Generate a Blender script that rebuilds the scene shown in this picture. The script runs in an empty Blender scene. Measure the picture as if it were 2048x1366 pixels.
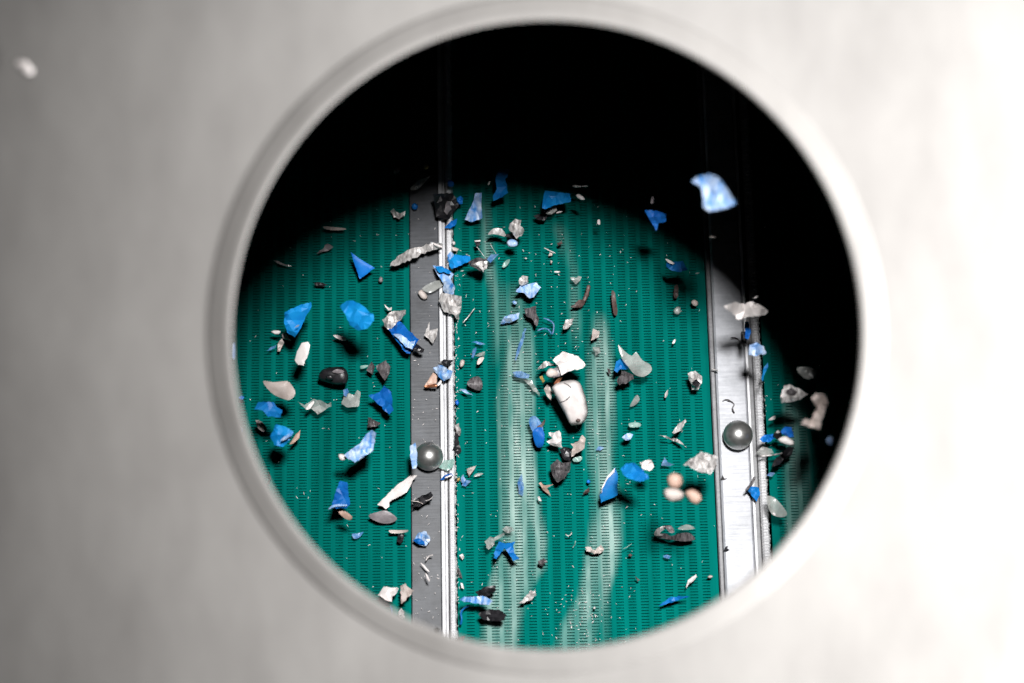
import bpy, bmesh, math, random
from mathutils import Vector, Matrix, noise
from mathutils.geometry import delaunay_2d_cdt

# ------------------------------------------------------------------ camera, light, exposure
FPX = 70.0/36.0*2048.0            # focal length in photo pixels
DCAM = 1.0                        # camera to screen, metres
HP = 0.285                        # height of the cover plate over the screen
sc = bpy.context.scene
col = sc.collection
cam_d = bpy.data.cameras.new('camera')
cam = bpy.data.objects.new('camera', cam_d); col.objects.link(cam)
cam.location = (0, 0, DCAM); cam.rotation_euler = (0, 0, 0)
cam_d.lens = 70; cam_d.sensor_width = 36; cam_d.clip_start = 0.02; cam_d.clip_end = 50
cam_d.dof.use_dof = True; cam_d.dof.focus_distance = 0.985; cam_d.dof.aperture_fstop = 4.6
sc.camera = cam

w = bpy.data.worlds.new('World'); sc.world = w; w.use_nodes = True
w.node_tree.nodes['Background'].inputs[0].default_value = (0.9, 0.95, 1.0, 1)
w.node_tree.nodes['Background'].inputs[1].default_value = 0.0015

def lamp(name, kind, loc, target, energy, size, color=(1, 1, 1), **kw):
    d = bpy.data.lights.new(name, kind); d.energy = energy; d.color = color
    o = bpy.data.objects.new(name, d); col.objects.link(o)
    o.location = loc
    o.rotation_euler = (Vector(target)-Vector(loc)).to_track_quat('-Z', 'Y').to_euler()
    if kind == 'AREA':
        d.shape = 'RECTANGLE'; d.size = size; d.size_y = kw.get('size_y', size)
    else:
        d.shadow_soft_size = size
        if kind == 'SPOT':
            d.spot_size = math.radians(kw['cone']); d.spot_blend = kw['blend']
    return o

lamp('flash_lamp', 'SPOT', (0.089, 0.269, 1.208), (0.105, -0.065, 0), 96, 0.058, (1, 0.99, 0.985), cone=38, blend=1.0)
lamp('window_lamp', 'AREA', (0.52, -0.13, 0.475), (0.17, -0.08, HP), 24.5, 0.6, (1.0, 1.0, 1.0), size_y=0.16)

vs = sc.view_settings
sc.display_settings.display_device = 'sRGB'
vs.view_transform = 'Standard'; vs.look = 'None'; vs.exposure = 0; vs.gamma = 1; vs.use_curve_mapping = False
sc.render.engine = 'CYCLES'
sc.cycles.max_bounces = 8; sc.cycles.diffuse_bounces = 1; sc.cycles.transparent_max_bounces = 16
sc.cycles.use_denoising = True

# ------------------------------------------------------------------ frames: photo pixels -> place
TILT = math.radians(14.5); ROT = math.radians(1.06)
DM = Matrix.Rotation(-TILT, 4, 'X') @ Matrix.Rotation(ROT, 4, 'Z')    # screen frame -> world
DMI = DM.inverted()
NRM = (DM.to_3x3() @ Vector((0, 0, 1))).normalized()

def ray(px, py):
    return Vector(((px-1024)/FPX, -(py-683)/FPX, -1.0))

def on_screen(px, py, h=0.0):
    """world point at height h over the screen seen at a photo pixel"""
    d = ray(px, py); o = Vector((0, 0, DCAM))
    t = (h - NRM.dot(o))/NRM.dot(d)
    return o + d*t

def uv(px, py):
    return DMI @ on_screen(px, py)

# ------------------------------------------------------------------ materials
def nodes(name):
    m = bpy.data.materials.new(name); m.use_nodes = True
    nt = m.node_tree; b = nt.nodes['Principled BSDF']
    return m, nt, b

def N(nt, t, **kw):
    n = nt.nodes.new(t)
    for k, v in kw.items():
        if k.startswith('i_'):
            n.inputs[k[2:].replace('_', ' ')].default_value = v
        else:
            setattr(n, k, v)
    return n

def ramp(nt, src, stops):
    r = nt.nodes.new('ShaderNodeValToRGB')
    el = r.color_ramp.elements
    while len(el) < len(stops): el.new(0.5)
    for e, (p, c) in zip(el, stops):
        e.position = p; e.color = (*c, 1) if len(c) == 3 else c
    nt.links.new(src, r.inputs[0]); return r.outputs[0]

def scrap_mat(name, c1, c2, rough=0.4, metal=0.0, scale=300, stretch=(1, 1, 1), spec=0.5, alpha=None, bump=0.3, coat=0.0, hue=0.0, var=0.04):
    """scrap surface: two mottled tones, a little different on every object, dents in the gloss"""
    m, nt, b = nodes(name)
    tc = N(nt, 'ShaderNodeTexCoord'); oi = N(nt, 'ShaderNodeObjectInfo')
    mp = N(nt, 'ShaderNodeMapping'); mp.inputs['Scale'].default_value = stretch
    nt.links.new(tc.outputs['Object'], mp.inputs[0])
    ad = N(nt, 'ShaderNodeVectorMath', operation='ADD')
    nt.links.new(mp.outputs[0], ad.inputs[0]); nt.links.new(oi.outputs['Random'], ad.inputs[1])
    no = N(nt, 'ShaderNodeTexNoise'); no.inputs['Scale'].default_value = scale; no.inputs['Detail'].default_value = 5
    nt.links.new(ad.outputs[0], no.inputs['Vector'])
    c = ramp(nt, no.outputs[0], [(0.33, c1), (0.66, c2)])
    hs = N(nt, 'ShaderNodeHueSaturation')
    mr = N(nt, 'ShaderNodeMapRange'); mr.inputs['To Min'].default_value = 0.94-var; mr.inputs['To Max'].default_value = 1.06+var
    nt.links.new(oi.outputs['Random'], mr.inputs[0]); nt.links.new(mr.outputs[0], hs.inputs['Value'])
    m2 = N(nt, 'ShaderNodeMapRange'); m2.inputs['To Min'].default_value = 0.5-hue; m2.inputs['To Max'].default_value = 0.5+hue
    fr = N(nt, 'ShaderNodeMath', operation='FRACT'); mq = N(nt, 'ShaderNodeMath', operation='MULTIPLY'); mq.inputs[1].default_value = 7.31
    nt.links.new(oi.outputs['Random'], mq.inputs[0]); nt.links.new(mq.outputs[0], fr.inputs[0]); nt.links.new(fr.outputs[0], m2.inputs[0]); nt.links.new(m2.outputs[0], hs.inputs['Hue'])
    nt.links.new(c, hs.inputs['Color']); nt.links.new(hs.outputs[0], b.inputs['Base Color'])
    b.inputs['Roughness'].default_value = rough; b.inputs['Metallic'].default_value = metal
    b.inputs['Specular IOR Level'].default_value = spec
    b.inputs['Coat Weight'].default_value = coat; b.inputs['Coat Roughness'].default_value = 0.25
    if bump:
        bp = N(nt, 'ShaderNodeBump'); bp.inputs['Strength'].default_value = bump; bp.inputs['Distance'].default_value = 0.001
        nt.links.new(no.outputs[0], bp.inputs['Height']); nt.links.new(bp.outputs[0], b.inputs['Normal'])
    if alpha is not None:
        b.inputs['Alpha'].default_value = alpha
    return m

M = {}
M['blue'] = scrap_mat('blue_plastic', (0.002, 0.145, 0.50), (0.006, 0.215, 0.60), 0.5, scale=140, spec=0.35, hue=0.012, var=0.2)
M['deep'] = scrap_mat('deep_blue_plastic', (0.003, 0.09, 0.42), (0.01, 0.16, 0.56), 0.55, scale=180, spec=0.3)
M['pale'] = scrap_mat('pale_blue_highlighted', (0.06, 0.28, 0.70), (0.58, 0.70, 0.88), 0.36, scale=330, stretch=(1.6, 0.5, 1), coat=0.2)  # lighter mottle paints white highlights into the blue
M['bluefilm'] = scrap_mat('blue_film', (0.05, 0.24, 0.66), (0.30, 0.48, 0.78), 0.3, scale=280, stretch=(1.6, 0.5, 1), alpha=0.55)
M['white'] = scrap_mat('white_plastic', (0.70, 0.64, 0.62), (0.86, 0.81, 0.79), 0.45, scale=160)
M['cream'] = scrap_mat('cream_plastic', (0.50, 0.42, 0.38), (0.66, 0.58, 0.54), 0.5, scale=200)
M['tan'] = scrap_mat('tan_plastic', (0.50, 0.32, 0.25), (0.62, 0.43, 0.34), 0.5, scale=200)
M['grey'] = scrap_mat('grey_plastic', (0.16, 0.14, 0.15), (0.30, 0.27, 0.28), 0.4, scale=220)
M['foil'] = scrap_mat('silver_foil', (0.30, 0.275, 0.265), (0.92, 0.885, 0.865), 0.38, metal=0.2, scale=330, stretch=(2.2, 0.6, 1), bump=0.5)
M['clear'] = scrap_mat('clear_film', (0.38, 0.40, 0.38), (0.62, 0.63, 0.60), 0.22, scale=240, alpha=0.5, coat=0.5)
M['black'] = scrap_mat('black_rubber', (0.006, 0.006, 0.008), (0.028, 0.026, 0.03), 0.42, scale=240, coat=0.1)
M['dark'] = scrap_mat('dark_grey_scrap', (0.035, 0.030, 0.033), (0.17, 0.155, 0.16), 0.42, scale=320, stretch=(2.5, 0.7, 1), bump=0.7)
M['brown'] = scrap_mat('brown_scrap', (0.05, 0.03, 0.027), (0.14, 0.09, 0.08), 0.5, scale=300)
M['copper'] = scrap_mat('copper', (0.55, 0.20, 0.10), (0.75, 0.33, 0.18), 0.35, metal=0.7, scale=300)
M['ochre'] = scrap_mat('ochre_plastic', (0.35, 0.22, 0.05), (0.5, 0.33, 0.1), 0.5, scale=300)
M['mint'] = scrap_mat('mint_film', (0.25, 0.48, 0.42), (0.48, 0.66, 0.60), 0.3, scale=300, alpha=0.7)
M['steel'] = scrap_mat('polished_steel', (0.38, 0.38, 0.37), (0.50, 0.495, 0.48), 0.36, metal=0.88, scale=500, bump=0.04)
M['floor'] = scrap_mat('black_tray', (0.006, 0.006, 0.006), (0.015, 0.014, 0.013), 0.7, scale=20)

def deck_mat():
    m, nt, b = nodes('green_screen_paint')
    tc = N(nt, 'ShaderNodeTexCoord')
    mp = N(nt, 'ShaderNodeMapping'); mp.inputs['Scale'].default_value = (1, 0.06, 1)
    nt.links.new(tc.outputs['Object'], mp.inputs[0])
    n1 = N(nt, 'ShaderNodeTexNoise'); n1.inputs['Scale'].default_value = 170; n1.inputs['Detail'].default_value = 3
    nt.links.new(mp.outputs[0], n1.inputs['Vector'])
    green = ramp(nt, n1.outputs[0], [(0.3, (0.0003, 0.066, 0.053)), (0.7, (0.0005, 0.122, 0.101))])  # lighter streaks paint the gloss along the ridges into the green
    at = N(nt, 'ShaderNodeAttribute', attribute_name='dust')
    n2 = N(nt, 'ShaderNodeTexNoise'); n2.inputs['Scale'].default_value = 170; n2.inputs['Detail'].default_value = 6
    mp2 = N(nt, 'ShaderNodeMapping'); mp2.inputs['Scale'].default_value = (1, 0.22, 1)
    nt.links.new(tc.outputs['Object'], mp2.inputs[0]); nt.links.new(mp2.outputs[0], n2.inputs['Vector'])
    mr = N(nt, 'ShaderNodeMapRange'); mr.inputs['From Min'].default_value = 0.3; mr.inputs['From Max'].default_value = 0.62
    mr.inputs['To Min'].default_value = 0.30; mr.inputs['To Max'].default_value = 1.0
    nt.links.new(n2.outputs[0], mr.inputs[0])
    mu = N(nt, 'ShaderNodeMath', operation='MULTIPLY'); nt.links.new(at.outputs['Fac'], mu.inputs[0]); nt.links.new(mr.outputs[0], mu.inputs[1])
    mx = N(nt, 'ShaderNodeMix', data_type='RGBA'); nt.links.new(mu.outputs[0], mx.inputs['Factor'])
    nt.links.new(green, mx.inputs['A']); mx.inputs['B'].default_value = (0.40, 0.49, 0.45, 1)
    nt.links.new(mx.outputs['Result'], b.inputs['Base Color'])
    b.inputs['Roughness'].default_value = 0.48; b.inputs['Specular IOR Level'].default_value = 0.2; b.inputs['Specular Tint'].default_value = (0.004, 0.95, 0.85, 1)
    return m
M['deck'] = deck_mat()
M['slot_shade_sheet'] = scrap_mat('slot_shade_green', (0.0005, 0.084, 0.068), (0.0005, 0.112, 0.092), 0.7, scale=60, spec=0.0, bump=0)  # tone chosen for how dark the slots look inside

def plate_mat():
    m, nt, b = nodes('satin_grey_steel')
    tc = N(nt, 'ShaderNodeTexCoord')
    n1 = N(nt, 'ShaderNodeTexNoise'); n1.inputs['Scale'].default_value = 9; n1.inputs['Detail'].default_value = 6; n1.inputs['Roughness'].default_value = 0.6
    mp = N(nt, 'ShaderNodeMapping'); mp.inputs['Scale'].default_value = (1.5, 1.0, 1); mp.inputs['Rotation'].default_value = (0, 0, 0.3)
    nt.links.new(tc.outputs['Object'], mp.inputs[0]); nt.links.new(mp.outputs[0], n1.inputs['Vector'])
    n2 = N(nt, 'ShaderNodeTexNoise'); n2.inputs['Scale'].default_value = 60; n2.inputs['Detail'].default_value = 4
    mp2 = N(nt, 'ShaderNodeMapping'); mp2.inputs['Scale'].default_value = (1.3, 0.5, 1); mp2.inputs['Rotation'].default_value = (0, 0, 0.5)
    nt.links.new(tc.outputs['Object'], mp2.inputs[0]); nt.links.new(mp2.outputs[0], n2.inputs['Vector'])
    ad = N(nt, 'ShaderNodeMath', operation='MULTIPLY_ADD'); ad.inputs[1].default_value = 0.42
    nt.links.new(n2.outputs[0], ad.inputs[0]); nt.links.new(n1.outputs[0], ad.inputs[2])
    c = ramp(nt, ad.outputs[0], [(0.42, (0.108, 0.102, 0.097)), (1.0, (0.166, 0.159, 0.151))])
    nt.links.new(c, b.inputs['Base Color'])
    b.inputs['Metallic'].default_value = 0.0; b.inputs['Specular IOR Level'].default_value = 0.25
    r = N(nt, 'ShaderNodeMapRange'); r.inputs['To Min'].default_value = 0.5; r.inputs['To Max'].default_value = 0.66
    nt.links.new(n1.outputs[0], r.inputs[0]); nt.links.new(r.outputs[0], b.inputs['Roughness'])
    return m
M['plate'] = plate_mat()

def rail_mat(name, c1, c2, metal, rough, across=True):
    """brushed flat bar: fine lines across its length, scratches and small stains"""
    m, nt, b = nodes(name)
    tc = N(nt, 'ShaderNodeTexCoord')
    mp = N(nt, 'ShaderNodeMapping'); mp.inputs['Scale'].default_value = (0.08, 1, 1) if across else (1, 0.08, 1)
    nt.links.new(tc.outputs['Object'], mp.inputs[0])
    n1 = N(nt, 'ShaderNodeTexNoise'); n1.inputs['Scale'].default_value = 900; n1.inputs['Detail'].default_value = 4
    nt.links.new(mp.outputs[0], n1.inputs['Vector'])
    n2 = N(nt, 'ShaderNodeTexNoise'); n2.inputs['Scale'].default_value = 55; n2.inputs['Detail'].default_value = 8; n2.inputs['Roughness'].default_value = 0.7
    nt.links.new(tc.outputs['Object'], n2.inputs['Vector'])
    ad = N(nt, 'ShaderNodeMath', operation='MULTIPLY_ADD'); ad.inputs[1].default_value = 0.24
    nt.links.new(n1.outputs[0], ad.inputs[0]); nt.links.new(n2.outputs[0], ad.inputs[2])
    c = ramp(nt, ad.outputs[0], [(0.42, c1), (0.78, c2)])
    nt.links.new(c, b.inputs['Base Color'])
    b.inputs['Metallic'].default_value = metal; b.inputs['Roughness'].default_value = rough
    bp = N(nt, 'ShaderNodeBump'); bp.inputs['Strength'].default_value = 0.25; bp.inputs['Distance'].default_value = 0.0004
    nt.links.new(n1.outputs[0], bp.inputs['Height']); nt.links.new(bp.outputs[0], b.inputs['Normal'])
    return m
M['railgrey'] = rail_mat('worn_bar_dark_reflection', (0.020, 0.022, 0.027), (0.080, 0.086, 0.098), 0.0, 0.5)  # dark tone puts the strip's dark reflection into the colour
M['alu'] = rail_mat('brushed_aluminium', (0.30, 0.31, 0.335), (0.52, 0.53, 0.565), 0.0, 0.4)
M['whitebar'] = rail_mat('bright_aluminium', (0.78, 0.78, 0.80), (0.93, 0.93, 0.95), 0.0, 0.4)
M['groove'] = rail_mat('groove_aluminium', (0.45, 0.45, 0.47), (0.68, 0.68, 0.70), 0.0, 0.45)
M['midbar'] = rail_mat('dull_aluminium', (0.10, 0.10, 0.105), (0.24, 0.24, 0.25), 0.0, 0.45)

# ------------------------------------------------------------------ object helpers
def link_mesh(name, verts, faces, mat, parent=None, smooth=False, matrix=None, loc=None):
    me = bpy.data.meshes.new(name); me.from_pydata(verts, [], faces); me.update()
    bm = bmesh.new(); bm.from_mesh(me); bmesh.ops.recalc_face_normals(bm, faces=bm.faces); bm.to_mesh(me); bm.free()
    if smooth:
        for p in me.polygons: p.use_smooth = True
    me.materials.append(mat)
    o = bpy.data.objects.new(name, me); col.objects.link(o)
    if parent: o.parent = parent
    if matrix is not None: o.matrix_world = matrix
    if loc is not None: o.location = loc
    return o

def tag(o, label=None, cat=None, group=None, kind=None):
    if label: o['label'] = label
    if cat: o['category'] = cat
    if group: o['group'] = group
    if kind: o['kind'] = kind
    return o

# ------------------------------------------------------------------ tray under the screen
S = 0.75
fl = link_mesh('floor', [(-S, -S, -0.2), (S, -S, -0.2), (S, S, -0.2), (-S, S, -0.2)], [(0, 1, 2, 3)], M['floor'])
tag(fl, kind='structure')

# ------------------------------------------------------------------ cover plate with round opening
HC = Vector(((1093-1024)/FPX*(DCAM-HP), -(670-683)/FPX*(DCAM-HP), HP))
HR = 628/FPX*(DCAM-HP)
def plate():
    root = bpy.data.objects.new('cover_plate', None); col.objects.link(root)
    root.location = HC
    tag(root, 'satin grey steel cover plate with one big round opening, brightly lit on its right', 'cover plate')
    n = 160; T = 0.003; big = 1.3
    ro = HR + 0.0085
    v = []; f = []
    for z in (0.0, -T):
        for i in range(n):
            a = 2*math.pi*i/n; v.append((ro*math.cos(a), ro*math.sin(a), z))
        for i in range(n):
            a = 2*math.pi*i/n; c, s_ = math.cos(a), math.sin(a); k = big/max(abs(c), abs(s_)); v.append((k*c, k*s_, z))
    for i in range(n):
        j = (i+1) % n
        f += [(i, j, n+j, n+i), (2*n+i, 2*n+j, 3*n+j, 3*n+i), (i, j, 2*n+j, 2*n+i), (n+i, n+j, 3*n+j, 3*n+i)]
    pn = link_mesh('panel', v, f, M['plate'], root)
    pn.data.materials.append(M['floor'])                # unseen inner face made black to keep bounce light off the rails
    for p in pn.data.polygons:
        if p.center.z < -T*0.9: p.material_index = 1
    # raised rolled lip round the hole: profile (radius, height) swept
    prof = [(HR+0.0094, 0.0001), (HR+0.0082, 0.00035), (HR+0.0052, 0.0011), (HR+0.0030, 0.0016), (HR+0.0019, 0.0018), (HR+0.0010, 0.0018), (HR, 0.0017), (HR+0.0003, 0.0013), (HR+0.0040, -0.0030), (HR+0.0080, -0.0036), (HR+0.0098, -0.0034)]
    v = []; f = []; m = len(prof)
    for i in range(n):
        a = 2*math.pi*i/n
        for r, z in prof: v.append((r*math.cos(a), r*math.sin(a), z))
    for i in range(n):
        j = (i+1) % n
        for k in range(m):
            l = (k+1) % m
            f.append((i*m+k, j*m+k, j*m+l, i*m+l))
    link_mesh('lip', v, f, M['plate'], root, smooth=True)
plate()

# ------------------------------------------------------------------ slotted green screen panels
def interp(tab, y):
    if y <= tab[0][0] or y >= tab[-1][0]: return None
    for a, b in zip(tab, tab[1:]):
        if a[0] <= y <= b[0]:
            t = (y-a[0])/(b[0]-a[0]); return [p+(q-p)*t for p, q in zip(a[1:], b[1:])]
# streaks of pale dust lying along the screen: photo row, left edge, right edge, strength
STREAKS = [
    [(385, 968, 974, 0.0), (420, 967, 976, 0.35), (520, 968, 985, 0.38), (600, 985, 1012, 0.35), (680, 988, 1020, 0.3), (740, 990, 1025, 0.0)],
    [(560, 1000, 1040, 0.0), (650, 1020, 1062, 0.35), (720, 1008, 1066, 0.6), (800, 998, 1066, 0.85), (900, 1002, 1066, 0.95), (1000, 1004, 1072, 0.95), (1080, 1004, 1090, 0.85), (1140, 990, 1085, 0.75), (1200, 972, 1048, 0.7), (1310, 962, 1026, 0.95)],
    [(620, 1190, 1205, 0.0), (660, 1182, 1214, 0.4), (720, 1178, 1224, 0.7), (820, 1174, 1226, 0.85), (920, 1178, 1224, 0.8), (1000, 1190, 1238, 0.7), (1080, 1180, 1240, 0.9), (1130, 1174, 1232, 0.75), (1190, 1160, 1214, 0.6), (1240, 1130, 1200, 0.5), (1300, 1110, 1180, 0.35)],
    [(440, 1110, 1120, 0.0), (460, 1112, 1130, 0.3), (540, 1140, 1152, 0.2), (640, 1140, 1160, 0.25), (700, 1145, 1160, 0.0)],
    [(1180, 1165, 1190, 0.0), (1210, 1160, 1192, 0.6), (1240, 1140, 1185, 0.6), (1300, 1130, 1170, 0.2)],
    [(780, 1570, 1600, 0.0), (830, 1568, 1606, 0.55), (900, 1572, 1615, 0.6), (1060, 1575, 1625, 0.5), (1120, 1580, 1620, 0.0)],
    [(900, 1205, 1215, 0.1), (1190, 1210, 1216, 0.35), (1300, 1206, 1212, 0.3)],
]
def dust_at(p):
    wpt = DM @ Vector(p)
    k = DCAM-wpt.z
    x = 1024+wpt.x/k*FPX; y = 683-wpt.y/k*FPX
    d = 0.0
    for s in STREAKS:
        r = interp(s, y)
        if r is None: continue
        l, rr, a = r
        e = 7.0+6.0*abs(noise.noise(Vector((p[0]*60, p[1]*30, 1))))
        q = min(1.0, max(0.0, (x-l+e)/(2*e)))*min(1.0, max(0.0, (rr+e-x)/(2*e)))
        d = max(d, q*a)
    c = math.floor((p[0]+0.2)/0.00302)
    g = 0.45+0.55*abs(math.sin(c*2.3+0.4)) if d else 0
    g *= 0.85+0.55*noise.noise(Vector((p[0]*120, p[1]*22, 3)))+0.25*noise.noise(Vector((p[0]*400, p[1]*150, 8)))
    return min(1.0, max(0.0, d*g*1.12))

U = {k: uv(k, 700).x for k in (821, 880, 887, 893, 909, 1418, 1430, 1487, 1493, 1500, 1524)}
PIT, SLW, RPIT, SLH = 0.00605, 0.0038, 0.00143, 0.00050
V0, V1 = -0.235, 0.225
def deck(u0, u1, label):
    ncol = int((u1-u0)/PIT)
    xs = []; slot_x = []
    off = ((u1-u0)-ncol*PIT)/2
    xs.append(u0)
    for i in range(ncol):
        a = u0+off+i*PIT+(PIT-SLW)/2
        xs += [a, a+SLW/2, a+SLW, a+SLW+(PIT-SLW)/2]
        slot_x += [len(xs)-4, len(xs)-3]
    xs[-1] = u1
    ys = []; slot_y = []
    nr = int((V1-V0)/RPIT)
    for i in range(nr):
        ys += [V0+i*RPIT, V0+i*RPIT+SLH]; slot_y.append(len(ys)-2)
    ys.append(V0+nr*RPIT)
    sx = set(slot_x); sy = set(slot_y); nx = len(xs)
    v = [(x, y, 0.0) for y in ys for x in xs]
    f = []
    for j in range(len(ys)-1):
        for i in range(nx-1):
            if i in sx and j in sy: continue
            f.append((j*nx+i, j*nx+i+1, (j+1)*nx+i+1, (j+1)*nx+i))
    me = bpy.data.meshes.new('screen_panel'); me.from_pydata(v, [], f); me.update()
    at = me.attributes.new('dust', 'FLOAT', 'POINT')
    at.data.foreach_set('value', [dust_at(p) for p in v])
    me.materials.append(M['deck'])
    o = bpy.data.objects.new('screen_panel', me); col.objects.link(o); o.matrix_world = DM
    sm = o.modifiers.new('thick', 'SOLIDIFY'); sm.thickness = 0.0008; sm.offset = -1
    tag(o, label, 'screen panel', 'green slotted screen panels')
    link_mesh('slot_shade_sheet', [(u0, V0, -0.0016), (u1, V0, -0.0016), (u1, V1, -0.0016), (u0, V1, -0.0016)], [(0, 1, 2, 3)], M['slot_shade_sheet'], o)  # added sheet standing in for the shaded slot walls
    return o
deck(-0.20, U[821]-0.0004, 'dark green slotted screen panel left of the grey rail')
deck(U[909]+0.0003, U[1418]-0.0004, 'middle green slotted screen panel between the two rails, streaked with pale dust')
deck(U[1524]+0.0003, 0.24, 'narrow green slotted screen panel right of the bright aluminium rail, mostly in shadow')

# ------------------------------------------------------------------ the two rails
def bar(name, u0, u1, z0, z1, ch, mat, parent):
    """flat bar along the screen with chamfered top edges"""
    prof = [(u0, z0), (u1, z0), (u1, z1-ch), (u1-ch, z1), (u0+ch, z1), (u0, z1-ch)]
    v = [(x, y, z) for y in (V0, V1) for x, z in prof]
    f = [(i, (i+1) % 6, 6+(i+1) % 6, 6+i) for i in range(6)]+[tuple(range(6)), tuple(range(11, 5, -1))]
    return link_mesh(name, v, f, mat, parent)

def ridged(name, u0, u1, z0, z1, pitch, depth, mat, parent, seed, ragged=0.0):
    """strip whose rounded top and sides carry close cross ridges"""
    rnd = random.Random(seed)
    n = int((V1-V0)/pitch*4); k = 7
    v = []; f = []
    uc = (u0+u1)/2; hw = (u1-u0)/2
    rr = 0
    for i in range(n+1):
        y = V0+(V1-V0)*i/n
        if i % 4 == 0: rr = rnd.uniform(-1, 1)*ragged
        s = 1-depth*(0.5+0.5*math.cos(2*math.pi*i/4+rnd.uniform(-0.5, 0.5)))
        for j in range(k):
            a = math.pi*j/(k-1)
            x = uc+hw*math.cos(a)*(s+(rr if j < 2 else 0)); z = z0+(z1-z0)*math.sin(a)**0.7*s if 0 < j < k-1 else z0
            v.append((x, y, z))
    for i in range(n):
        for j in range(k-1):
            a = i*k+j; f.append((a, a+1, a+k+1, a+k))
    f += [tuple(range(k)), tuple(range(n*k+k-1, n*k-1, -1))]
    for i in range(n):
        f.append((i*k, i*k+k-1, (i+1)*k+k-1, (i+1)*k))
    return link_mesh(name, v, f, mat, parent)

def rail(name_label):
    r = bpy.data.objects.new('clamp_rail', None); col.objects.link(r); r.matrix_world = DM
    tag(r, name_label, 'rail', 'rails clamping the screen panels')
    return r
r1 = rail('dull grey clamp rail with a bright ridged edge, left of the pale dust streaks')
bar('cover_strip', U[821], U[880]-0.0002, -0.003, 0.0022, 0.0004, M['railgrey'], r1)
bar('edge_bar', U[880], U[887], -0.003, 0.0045, 0.0005, M['whitebar'], r1)
bar('groove', U[887]+0.0001, U[893]-0.0001, -0.003, 0.0036, 0.0002, M['groove'], r1)
ridged('ridged_strip', U[893], U[909], -0.003, 0.0042, 0.00138, 0.07, M['whitebar'], r1, 3, 0.22)
r2 = rail('wide bright brushed aluminium clamp rail by the right rim of the opening')
bar('side_strip', U[1418], U[1430]-0.0007, -0.003, 0.0028, 0.0005, M['midbar'], r2)
bar('cover_strip', U[1430]-0.0006, U[1487], -0.003, 0.0048, 0.0009, M['alu'], r2)
bar('edge_bar', U[1487]+0.0002, U[1493], -0.003, 0.0052, 0.0003, M['whitebar'], r2)
bar('groove', U[1493]+0.0001, U[1500]+0.0006, -0.003, 0.0006, 0.0002, M['midbar'], r2)
ridged('ridged_strip', U[1500]+0.0007, U[1524]-0.0004, -0.003, 0.0036, 0.0015, 0.16, M['whitebar'], r2, 5, 0.1)

# ------------------------------------------------------------------ steel balls on the rails
def ball(px, py, rpx, top, label):
    c = on_screen(px, py, top)
    r = rpx/FPX*(DCAM-c.z)
    c = on_screen(px, py, top+r*0.98)
    bm = bmesh.new(); bmesh.ops.create_uvsphere(bm, u_segments=64, v_segments=40, radius=r)
    me = bpy.data.meshes.new('steel_ball'); bm.to_mesh(me); bm.free()
    for p in me.polygons: p.use_smooth = True
    me.materials.append(M['steel'])
    o = bpy.data.objects.new('steel_ball', me); col.objects.link(o); o.location = c
    tag(o, label, 'ball', 'steel balls on the rails')
ball(858, 913, 28.5, 0.0022, 'shiny steel ball on the dull grey left rail')
ball(1476, 870, 29.5, 0.0048, 'shiny steel ball on the bright aluminium right rail')

# ------------------------------------------------------------------ scrap: outline -> crumpled solid flake
ORG = {'A': (460, 300), 'B': (800, 300), 'C': (1150, 300), 'D': (460, 580), 'E': (800, 580), 'F': (1050, 580), 'G': (1350, 580),
       'H': (460, 800), 'I': (800, 850), 'J': (1050, 850), 'K': (1300, 850), 'L': (1300, 1000), 'N': (1000, 1050), 'O': (640, 1050)}
ZF = 400/1821
def topx(reg, s):
    pts = []
    for t in s.split():
        x, y = t.split(','); x = float(x); y = float(y)
        if reg != 'P':
            x = ORG[reg][0]+x*ZF; y = ORG[reg][1]+y*ZF
        pts.append((x, y))
    return pts

def smooth_loop(p, k=3):
    out = []; n = len(p)
    for i in range(n):
        a, b, c, d = p[i-1], p[i], p[(i+1) % n], p[(i+2) % n]
        for j in range(k):
            t = j/k
            out.append(tuple(0.5*((2*b[q])+(-a[q]+c[q])*t+(2*a[q]-5*b[q]+4*c[q]-d[q])*t*t+(-a[q]+3*b[q]-3*c[q]+d[q])*t**3) for q in (0, 1)))
    return out

def jag_loop(p, rnd, amt):
    out = []; n = len(p)
    for i in range(n):
        a, b = p[i], p[(i+1) % n]
        out.append(a)
        L = math.hypot(b[0]-a[0], b[1]-a[1])
        k = max(1, int(L/5))
        for j in range(1, k):
            t = (j+rnd.uniform(-0.25, 0.25))/k
            o = rnd.gauss(0, 1)*amt
            out.append((a[0]+(b[0]-a[0])*t-(b[1]-a[1])/L*o, a[1]+(b[1]-a[1])*t+(b[0]-a[0])/L*o))
    return out

def inside(p, poly):
    x, y = p; c = False; n = len(poly)
    for i in range(n):
        x1, y1 = poly[i]; x2, y2 = poly[i-1]
        if (y1 > y) != (y2 > y) and x < (x2-x1)*(y-y1)/(y2-y1)+x1: c = not c
    return c

def edge_dist(p, poly):
    best = 1e9
    for i in range(len(poly)):
        x1, y1 = poly[i-1]; x2, y2 = poly[i]
        dx, dy = x2-x1, y2-y1; l = dx*dx+dy*dy
        t = 0 if l == 0 else max(0, min(1, ((p[0]-x1)*dx+(p[1]-y1)*dy)/l))
        best = min(best, math.hypot(p[0]-x1-t*dx, p[1]-y1-t*dy))
    return best

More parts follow.
